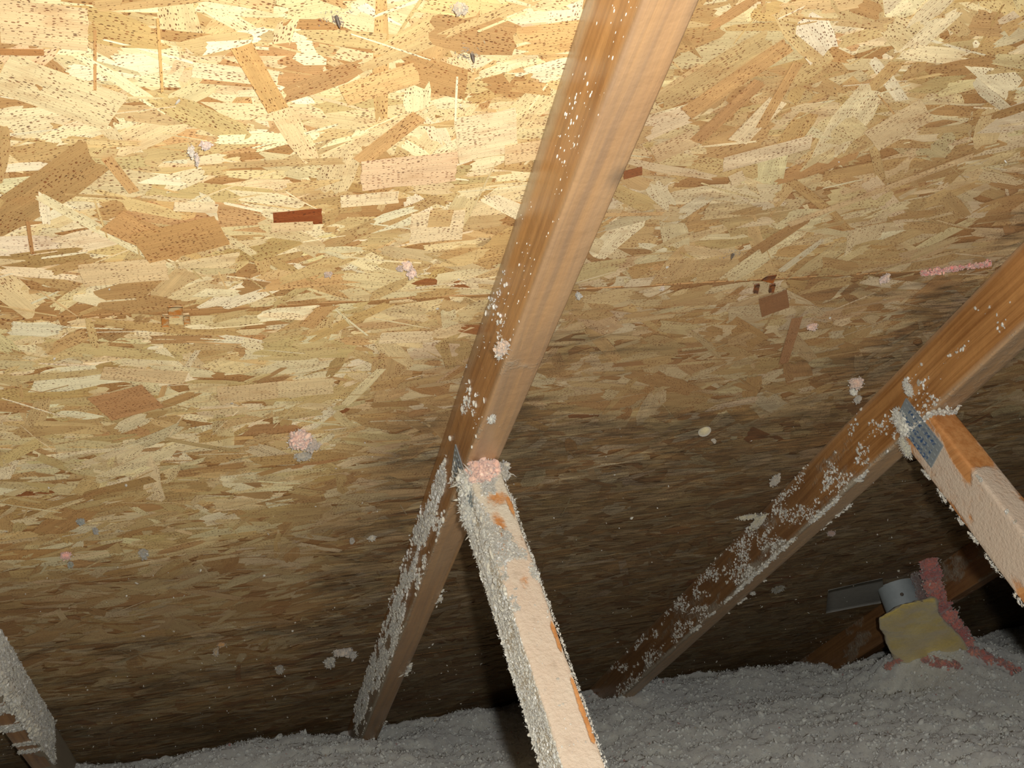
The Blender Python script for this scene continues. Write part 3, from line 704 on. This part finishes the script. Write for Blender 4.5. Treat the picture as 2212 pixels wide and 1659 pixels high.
# tufts stuck under the sheathing: (px, py, width px, height px, colour, standoff m, label)
TUFTS = [
    (645, 938, 36, 42, PK, .016, 'large pink wool tuft with grey rim on the left boards'),
    (672, 955, 26, 30, (180, 160, 142), .010, None),
    (655, 978, 34, 12, GR, .010, None),
    (412, 318, 12, 14, (216, 196, 170), .010, 'forked pale pink wool curl high on the left boards'),
    (424, 335, 7, 22, (206, 180, 160), .009, None), (445, 306, 22, 7, (222, 188, 168), .008, None),
    (878, 566, 20, 14, (222, 184, 160), .010, 'small pale pink wool tuft just left of the central chord'),
    (888, 582, 18, 14, (226, 186, 164), .010, None), (862, 574, 12, 8, (190, 160, 140), .006, None),
    (708, 588, 16, 9, (192, 160, 136), .005, 'faint flattened wool smear above the seam on the left boards'),
    (990, 8, 28, 16, (188, 168, 138), .010, 'grey lint wad at the top edge of the view'),
    (142, 1193, 20, 14, PK2, .010, 'dim pink tuft with grey tail near the left edge'), (152, 1214, 12, 16, (126, 126, 108), .008, None),
    (310, 1190, 14, 30, (142, 134, 118), .010, 'grey lint drip on the lower left boards, right of the dim pink tuft'),
    (174, 1122, 14, 18, (128, 130, 120), .007, 'greenish grey lint speck above the dim pink tuft'),
    (206, 1142, 10, 18, (132, 126, 116), .007, 'small grey lint speck beside the greenish one'),
    (740, 1402, 34, 18, (190, 176, 160), .012, 'whitish wool cluster with a hanging tail beside the central chord foot'), (712, 1425, 16, 40, (170, 162, 146), .012, None), (762, 1408, 14, 22, (180, 172, 160), .012, None),
    (604, 1440, 12, 30, (160, 148, 128), .012, 'narrow pale lint drip near the bottom of the left boards'),
    (466, 1402, 10, 24, (166, 142, 108), .012, 'tan curled shaving hanging near the bottom of the left boards'), (478, 1388, 16, 6, (176, 134, 84), .008, None),
    (760, 1163, 9, 16, (150, 140, 124), .008, 'tiny pale lint drip left of the central chord'),
    (803, 1157, 14, 10, (176, 168, 150), .008, 'tiny white lint fleck close to the central chord'),
    (1846, 818, 26, 20, (206, 172, 150), .014, 'pink and white wool tuft between the right chord and the view edge'), (1840, 838, 14, 14, WH, .012, None), (1850, 856, 9, 22, GR, .010, None),
    (1752, 700, 22, 12, (206, 164, 142), .008, 'small pink wool flake on the right boards below the rusty clip'),
    (1905, 598, 7, 20, (196, 164, 148), .008, 'two pale pink wool threads right of the rusty clip'), (1913, 594, 5, 18, (206, 174, 150), .008, None),
    (1672, 1030, 9, 36, (172, 160, 140), .012, 'slender pale lint thread above the middle of the right chord'),
    (1795, 1147, 16, 12, (170, 140, 124), .010, 'small greyish pink tuft under the right chord'),
    (1680, 1268, 22, 20, (116, 108, 88), .010, 'dull grey lint knot on the dark boards below the right chord'),
    (1625, 1278, 12, 8, WH, .008, 'white lint bit at the lower edge of the right chord'),
    (1541, 948, 9, 5, (180, 165, 140), .006, 'thin pale thread just below the round pale spot'),
    (1248, 632, 12, 10, (176, 168, 152), .008, 'small white cobweb wad against the right side of the central chord'),
    (1430, 620, 8, 6, (220, 190, 160), .004, 'tiny pale pink dot on the seam right of the central chord'),
]
cur = None; grp = []
for T_ in TUFTS:
    if T_[6]: grp.append([T_])
    else: grp[-1].append(T_)
for gi, g in enumerate(grp):
    bl = []
    for (x, y, w_, h_, c_, st, lb) in g:
        p = on_roof(x, y, D-.001); k = p[1]*A[2, 1]+p[0]*A[2, 0]+p[2]*A[2, 2]
        e1 = np.abs(on_roof(x+w_/2, y)-on_roof(x-w_/2, y))/2; e2 = np.abs(on_roof(x, y+h_/2)-on_roof(x, y-h_/2))/2
        mw = k/FPX; r = np.array([max(w_*mw*.62, .0015), max(h_*mw*.70, .0015), st*.6])
        mm_ = int(24+min(200, w_*h_*.12)); bl.append((p-np.array([0, 0, st*.45]), r, c_, max(.0011, min(.0034, (w_+h_)*mw*.07)), mm_, .5))
    tuft_obj(g[0][6], bl, 100+gi, 'insulation_tuft', 'wool tuft')

# fine dust crumbs all over the lower boards
rg = np.random.default_rng(77); n = 2200
P = np.c_[rg.uniform(-.5, 2.3, n), rg.uniform(.5, 2.75, n), np.full(n, D-.003)]
w = .10+.9*sst(.9, 1.8, P[:, 1]); w *= sst(.35, .65, vnoise(P, (6, 6, 6), 61, 2)); P = P[rg.random(n) < w]
o = link('dust_crumbs', mesh_np('dust_crumbs', *join([crumbs(P, np.exp(rg.normal(math.log(.0011), .4, len(P))), lint_cols(len(P), rg, p=(.3, .16, .34, .04, .16)), rg, rough=.25)]), smooth=True), mat=LINT, M=ROOF_M)
tag(o, 'tiny dust crumbs sprinkled over the underside of the boards', 'dust', kind='stuff')
# white resin and frost specks on the glossy side of the central chord
n = 900; u = rg.uniform(.42, 1.05, n); h = rg.uniform(.10, .98, n)
w = (.10+sst(1.0, .55, u))*np.exp(-((h-.62)/.32)**2)*sst(.35, .6, vnoise(np.c_[h*.08, u, u*0], (60, 22, 1), 91, 2))
ok = rg.random(n) < w*.75; P = np.c_[np.full(n, -.0003), u, NB-h*HR][ok]
m = len(P); BV, BF = ICO[2]; sz = np.minimum(np.exp(rg.normal(math.log(.00050), .5, m)), .0011)
Vr = (BV[None]*np.array([.5, 1.9, .95])*sz[:, None, None]*(1+rg.normal(0, .08, (m, len(BV), 1)))+P[:, None, :]).reshape(-1, 3)
Fr = (BF[None]+(np.arange(m)*len(BV))[:, None, None]).reshape(-1, 3)
wm_ = plain('resin_white', (244, 240, 226), .25, noise=40, var=.05)
root0 = [o_ for o_ in bpy.data.objects if o_.name == 'roof_truss'][0]
o = link('resin_specks', mesh_np('resin_specks', Vr, Fr, smooth=True), parent=root0, mat=wm_); o['kind'] = 'stuff'; o['label'] = 'white resin specks on the glossy chord side'

# ================================================================= METAL CLIPS, NAILS
def quad_plate(parts, pts, n0, n1):
    """pts: four (x,u) corners; plate between heights n0 and n1, lightly subdivided"""
    V = []; k = 8
    for nn in (n0, n1):
        for j in range(k+1):
            for i in range(k+1):
                a, b = i/k, j/k
                p = (1-a)*(1-b)*pts[0]+a*(1-b)*pts[1]+a*b*pts[2]+(1-a)*b*pts[3]
                V.append((p[0], p[1], nn+.0006*math.sin(a*math.pi)*(1 if nn == n0 else 0)))
    m = (k+1)**2; F = []
    for s_ in (0, m):
        for j in range(k):
            for i in range(k):
                q = (s_+j*(k+1)+i, s_+j*(k+1)+i+1, s_+(j+1)*(k+1)+i+1, s_+(j+1)*(k+1)+i); F.append(q if s_ == 0 else q[::-1])
    rim = [i for i in range(k+1)]+[(j+1)*(k+1)-1 for j in range(1, k+1)]+[k*(k+1)+i for i in range(k-1, -1, -1)]+[j*(k+1) for j in range(k-1, 0, -1)]
    for i in range(len(rim)): a, b = rim[i], rim[(i+1) % len(rim)]; F.append((a, b, b+m, a+m))
    V = np.array(V); F = np.array(F); parts.append((V, F, np.ones((len(V), 3))))
def rusty(name, a, b):
    t = NT(name); obj = t.n('ShaderNodeTexCoord').outputs['Object']; f = t.noise(obj, 110, 4, .65)
    c = t.mix(t.ramp(f, .4, .6), lin(a), lin(b)); t.setb(Base_Color=c, Roughness=.5, Metallic=.05); t.bump(f, .5, .0005); return t.m
RUST1 = rusty('weathered_clip', (196, 172, 128), (186, 118, 50)); RUST2 = rusty('rusty_clip', (150, 84, 34), (96, 66, 48))
def px2(p): q = on_roof(*p); return q[:2]
def clip(quads, mat, label):
    parts = []
    for q, n0, n1 in quads: quad_plate(parts, [px2(p) for p in q], n0, n1)
    V, F, C = join(parts)
    o = link('panel_clip', mesh_np('panel_clip', V, F), mat=mat, M=ROOF_M); return tag(o, label, 'panel clip', 'metal clips on the board seam')
clip([([(362, 656), (394, 655), (395, 679), (364, 679)], D-.0042, D-.0028), ([(348, 676), (364, 675), (365, 697), (349, 697)], D-.0052, D-.0028), ([(395, 672), (408, 670), (411, 688), (397, 690)], D-.0060, D-.0028),
      ([(350, 673), (408, 671), (408, 675), (350, 678)], D-.0048, D-.0030)], RUST1, 'tarnished metal panel clip on the seam, far left')
clip([([(1643, 600), (1655, 592), (1676, 589), (1668, 607)], D-.0036, D-.0025), ([(1628, 609), (1638, 607), (1634, 626), (1625, 625)], D-.0056, D-.0028), ([(1661, 609), (1672, 607), (1668, 624), (1658, 624)], D-.0056, D-.0028)],
     RUST2, 'rusty orange panel clip on the seam between the two chords')
NAIL = plain('dark_nail_steel', (92, 80, 68), .5, metal=.3, noise=200)
def nail(px, py, lean, label):
    p = on_roof(px, py); V = []; F = []; k = 10
    for (r, h) in ((.0014, 0), (.0014, .003), (.0012, .004), (.0003, .0065)):
        for i in range(k): a = 2*math.pi*i/k; V.append((p[0]+r*math.cos(a)+lean[0]*h, p[1]+r*math.sin(a)+lean[1]*h, p[2]-.001-h))
    for j in range(3):
        for i in range(k): F.append((j*k+i, j*k+(i+1) % k, (j+1)*k+(i+1) % k, (j+1)*k+i))
    o = link('nail_tip', mesh_np('nail_tip', V, np.array(F), smooth=True), mat=NAIL, M=ROOF_M); tag(o, label, 'nail', 'roofing nail points through the boards')
    # splintered, greyed wood round the exit hole
    rg_ = np.random.default_rng(int(px)); a = rg_.uniform(0, 6.28, 60); r_ = np.abs(rg_.normal(.004, .003, 60))
    P = np.c_[p[0]+np.cos(a)*r_*1.5, p[1]+np.sin(a)*r_, np.full(60, D-.0026)]
    v = slivers(P, rg_.uniform(.0006, .0020, 60), s2l([(150, 130, 100), (176, 152, 112), (120, 104, 84)])[rg_.integers(0, 3, 60)], rg_)
    s_ = link('splinters', mesh_np('splinters', *v), mat=LINT); s_.parent = o; s_['kind'] = 'stuff'
nail(726, 34, (.3, .6), 'dark nail point at the top, left of the central chord')
nail(1018, 112, (.2, .5), 'dark nail point in splintered wood near the top of the central chord')
nail(1582, 545, (-.4, .3), 'cobwebbed nail point on the right boards above the seam')
# round pale spot, shaped as a small flattened ball
p = on_roof(1522, 932, D-.004); BV, BF = ICO[4]
o = link('round_pale_spot', mesh_np('round_pale_spot', p+BV*np.array([.0082, .0100, .0055])*(1+.05*vnoise(BV, (5, 5, 5), 3, 2)[:, None]), BF, np.tile(s2l((188, 176, 140)), (len(BV), 1)), smooth=True), mat=fluff_material('pale_spot', noise=300, bump=.0005), M=ROOF_M)
tag(o, 'small round pale spot on the boards between the two webs', 'pellet')
# pink wool squeezed into the seam at the right
rg = np.random.default_rng(5); n = 300; tt = rg.random(n); Ps = np.array([on_roof(1990+150*a, 591-22*a+rg.normal(0, 2.5), D-.0025) for a in tt])
o = link('seam_wool', mesh_np('seam_wool', *join([crumbs(Ps, rg.uniform(.0008, .0024, n), s2l([(206, 118, 108), (190, 140, 116), (216, 150, 130)])[rg.integers(0, 3, n)], rg, rough=.25)]), smooth=True), mat=LINT, M=ROOF_M)
tag(o, 'thin line of pink wool squeezed into the seam at the right', 'insulation strand')

# ================================================================= VENT PIPE, BATT, PINK WOOL AT THE EAVE
c0 = on_roof(1934, 1262); pr = .040
V = []; F = []; k = 48; hs = [-.004, .02, .035, .05, .065, .085]
for h in hs:
    for i in range(k): a = 2*math.pi*i/k; V.append((c0[0]+pr*math.cos(a), c0[1]+pr*math.sin(a), D-.001-max(h, 0)))
for h in reversed(hs):
    for i in range(k): a = 2*math.pi*i/k; V.append((c0[0]+(pr-.003)*math.cos(a), c0[1]+(pr-.003)*math.sin(a), D-.001-max(h, 0)))
nr = len(hs)*2
for j in range(nr-1):
    for i in range(k): F.append((j*k+i, j*k+(i+1) % k, (j+1)*k+(i+1) % k, (j+1)*k+i))
pipe = bpy.data.objects.new('vent_pipe', None); COL.objects.link(pipe); pipe.matrix_world = ROOF_M
tag(pipe, 'grey round vent pipe stub under the boards at the lower right', 'vent pipe')
PIPEM = plain('grey_pipe', (158, 166, 168), .5, metal=0, bump=.0006, noise=60, var=.18)
link('pipe_tube', mesh_np('pipe_tube', V, np.array(F), smooth=True), parent=pipe, mat=PIPEM)
bd = np.array([-.42, -.80, 0]); bd /= np.linalg.norm(bd); bc = np.array([c0[0], c0[1], D-.034])+bd*(pr-.0005)
V = []; F = []
for q, (r, h) in enumerate(((.0040, 0), (.0038, .0014), (.0018, .0020), (.0003, .0004))):
    for i in range(12):
        a = 2*math.pi*i/12; s1 = np.cross(bd, [0, 0, 1]); V.append(bc+bd*h+s1*r*math.cos(a)+np.array([0, 0, 1])*r*math.sin(a))
for j in range(3):
    for i in range(12): F.append((j*12+i, j*12+(i+1) % 12, (j+1)*12+(i+1) % 12, (j+1)*12+i))
sc_ = link('screw', mesh_np('screw', V, np.array(F), smooth=True), parent=pipe, mat=NAIL); sc_['label'] = 'dark screw head'
parts = []
quad_plate(parts, [px2(p_) for p_ in ((1788, 1272), (1905, 1246), (1910, 1298), (1783, 1322))], D-.0038, D-.0026)
Vq, Fq, _ = join(parts)
o = link('metal_flashing', mesh_np('metal_flashing', Vq, Fq), mat=plain('dusty_zinc', (150, 148, 142), .85, metal=0, bump=.001, noise=90, var=.2), M=ROOF_M)
tag(o, 'flat grey flashing strip on the dark boards left of the vent pipe', 'flashing')
rg = np.random.default_rng(8)
def px_t(px, py, t): return ray(px, py)*t
# dusty wool heaped over the pipe top
bl = []
for (x, y, rx, rn, c_) in ((1905, 1240, .034, .012, (112, 110, 104)), (1945, 1228, .040, .016, (116, 108, 102)), (1980, 1222, .034, .02, (132, 110, 104)), (1990, 1250, .022, .03, (124, 104, 98)), (1992, 1285, .016, .022, (128, 104, 98))):
    bl.append((px_t(x, y, 2.36), (rx, .022, rn), c_, .0038, 130, .5))
tuft_obj('grey dusty wool bunched over the top of the vent pipe', bl, 301, 'dusty_wool', 'wool tuft')
bl = []
path = [(2008, 1216, 22), (2012, 1240, 26), (2016, 1264, 24), (2024, 1288, 22), (2036, 1310, 22), (2048, 1330, 20), (2060, 1350, 18), (2074, 1370, 16), (2086, 1390, 15), (2096, 1408, 12)]
for q, (x, y, w_) in enumerate(path):
    bl.append((px_t(x, y, 2.28+.010*q), (w_*.00098, .022, .017), [(196, 116, 104), (176, 104, 98), (206, 128, 112)][q % 3], .0042, 120, .4))
tuft_obj('pink fibreglass strip running down beside the yellow batt', bl, 302, 'pink_wool', 'insulation')
bl = []
for (x, y, w_) in ((1925, 1434, 12), (1938, 1428, 14), (1918, 1440, 9)): bl.append((px_t(x, y, 2.36), (w_*.0009, .010, .006), (178, 116, 98), .003, 40, .3))
tuft_obj('small salmon wool crumbs at the lower left corner of the yellow batt', bl, 303, 'pink_wool', 'insulation')
# yellow batt
OUT = [(1897, 1333), (1922, 1322), (1947, 1304), (1979, 1296), (2022, 1291), (2030, 1322), (2047, 1347), (2074, 1370), (2098, 1412), (2085, 1432), (2020, 1436), (1974, 1438), (1931, 1430), (1915, 1392), (1900, 1365)]
bm = bmesh.new()
def tt_(py): return 2.19+(py-1291)/140*.17
f0 = [bm.verts.new(px_t(x, y, tt_(y))) for x, y in OUT]; fc = bm.faces.new(f0)
ex = bmesh.ops.extrude_face_region(bm, geom=[fc]); dv = ray(1990, 1370)*.085
for v in [g for g in ex['geom'] if isinstance(g, bmesh.types.BMVert)]: v.co += Vector(dv)
bmesh.ops.triangulate(bm, faces=bm.faces); bmesh.ops.subdivide_edges(bm, edges=bm.edges, cuts=7, use_grid_fill=True); bmesh.ops.triangulate(bm, faces=bm.faces)
for _ in range(5): bmesh.ops.smooth_vert(bm, verts=bm.verts, factor=.5, use_axis_x=True, use_axis_y=True, use_axis_z=True)
bmesh.ops.recalc_face_normals(bm, faces=bm.faces); bm.normal_update()
co = np.array([v.co[:] for v in bm.verts]); nm = np.array([v.normal[:] for v in bm.verts])
co += nm*((vnoise(co, (28, 28, 28), 5, 3)-.5)*.016+(vnoise(co, (120, 120, 120), 6, 2)-.5)*.003)[:, None]
bv = vnoise(co, (30, 30, 30), 9, 3)[:, None]; bcol = s2l((214, 192, 104))*(1-bv)+s2l((182, 158, 92))*bv
Fb = np.array([[v.index for v in f.verts] for f in bm.faces]); bm.verts.index_update(); bm.free()
me = mesh_np('yellow_batt', co, Fb, bcol, smooth=True)
o = link('yellow_batt', me, mat=fluff_material('yellow_fibreglass', noise=200, bump=.002), M=ROOF_M); tag(o, 'lumpy yellow fibreglass batt piece propped under the vent pipe', 'insulation batt')
# pink crumbs over the grey wool, right of the batt
n = 420; xs = []; 
for i in range(n):
    a = rg.random()
    x, y = ((2095+100*a, 1404+44*a) if i % 5 < 3 else (2000+70*a, 1428+12*a)); x += rg.normal(0, 5); y += rg.normal(0, 4)
    d_ = R2W @ ray(x, y); t_ = 1.8
    while t_ < 2.9 and ZC+d_[2]*t_ > surf(np.array([d_[0]*t_]), np.array([d_[1]*t_]))[0]+.004: t_ += .01
    if t_ < 2.85: xs.append((d_[0]*t_, d_[1]*t_, ZC+d_[2]*t_))
Ps = np.array(xs); n = len(Ps)
o = link('pink_wool_crumbs', mesh_np('pink_wool_crumbs', *crumbs(Ps, np.exp(rg.normal(math.log(.0036), .4, n)), s2l([(190, 116, 104), (204, 136, 116), (164, 116, 108)])[rg.integers(0, 3, n)], rg, rough=.2), smooth=True), mat=LINT)
tag(o, 'scattered pink wool crumbs on the grey insulation right of the batt', 'insulation', kind='stuff')
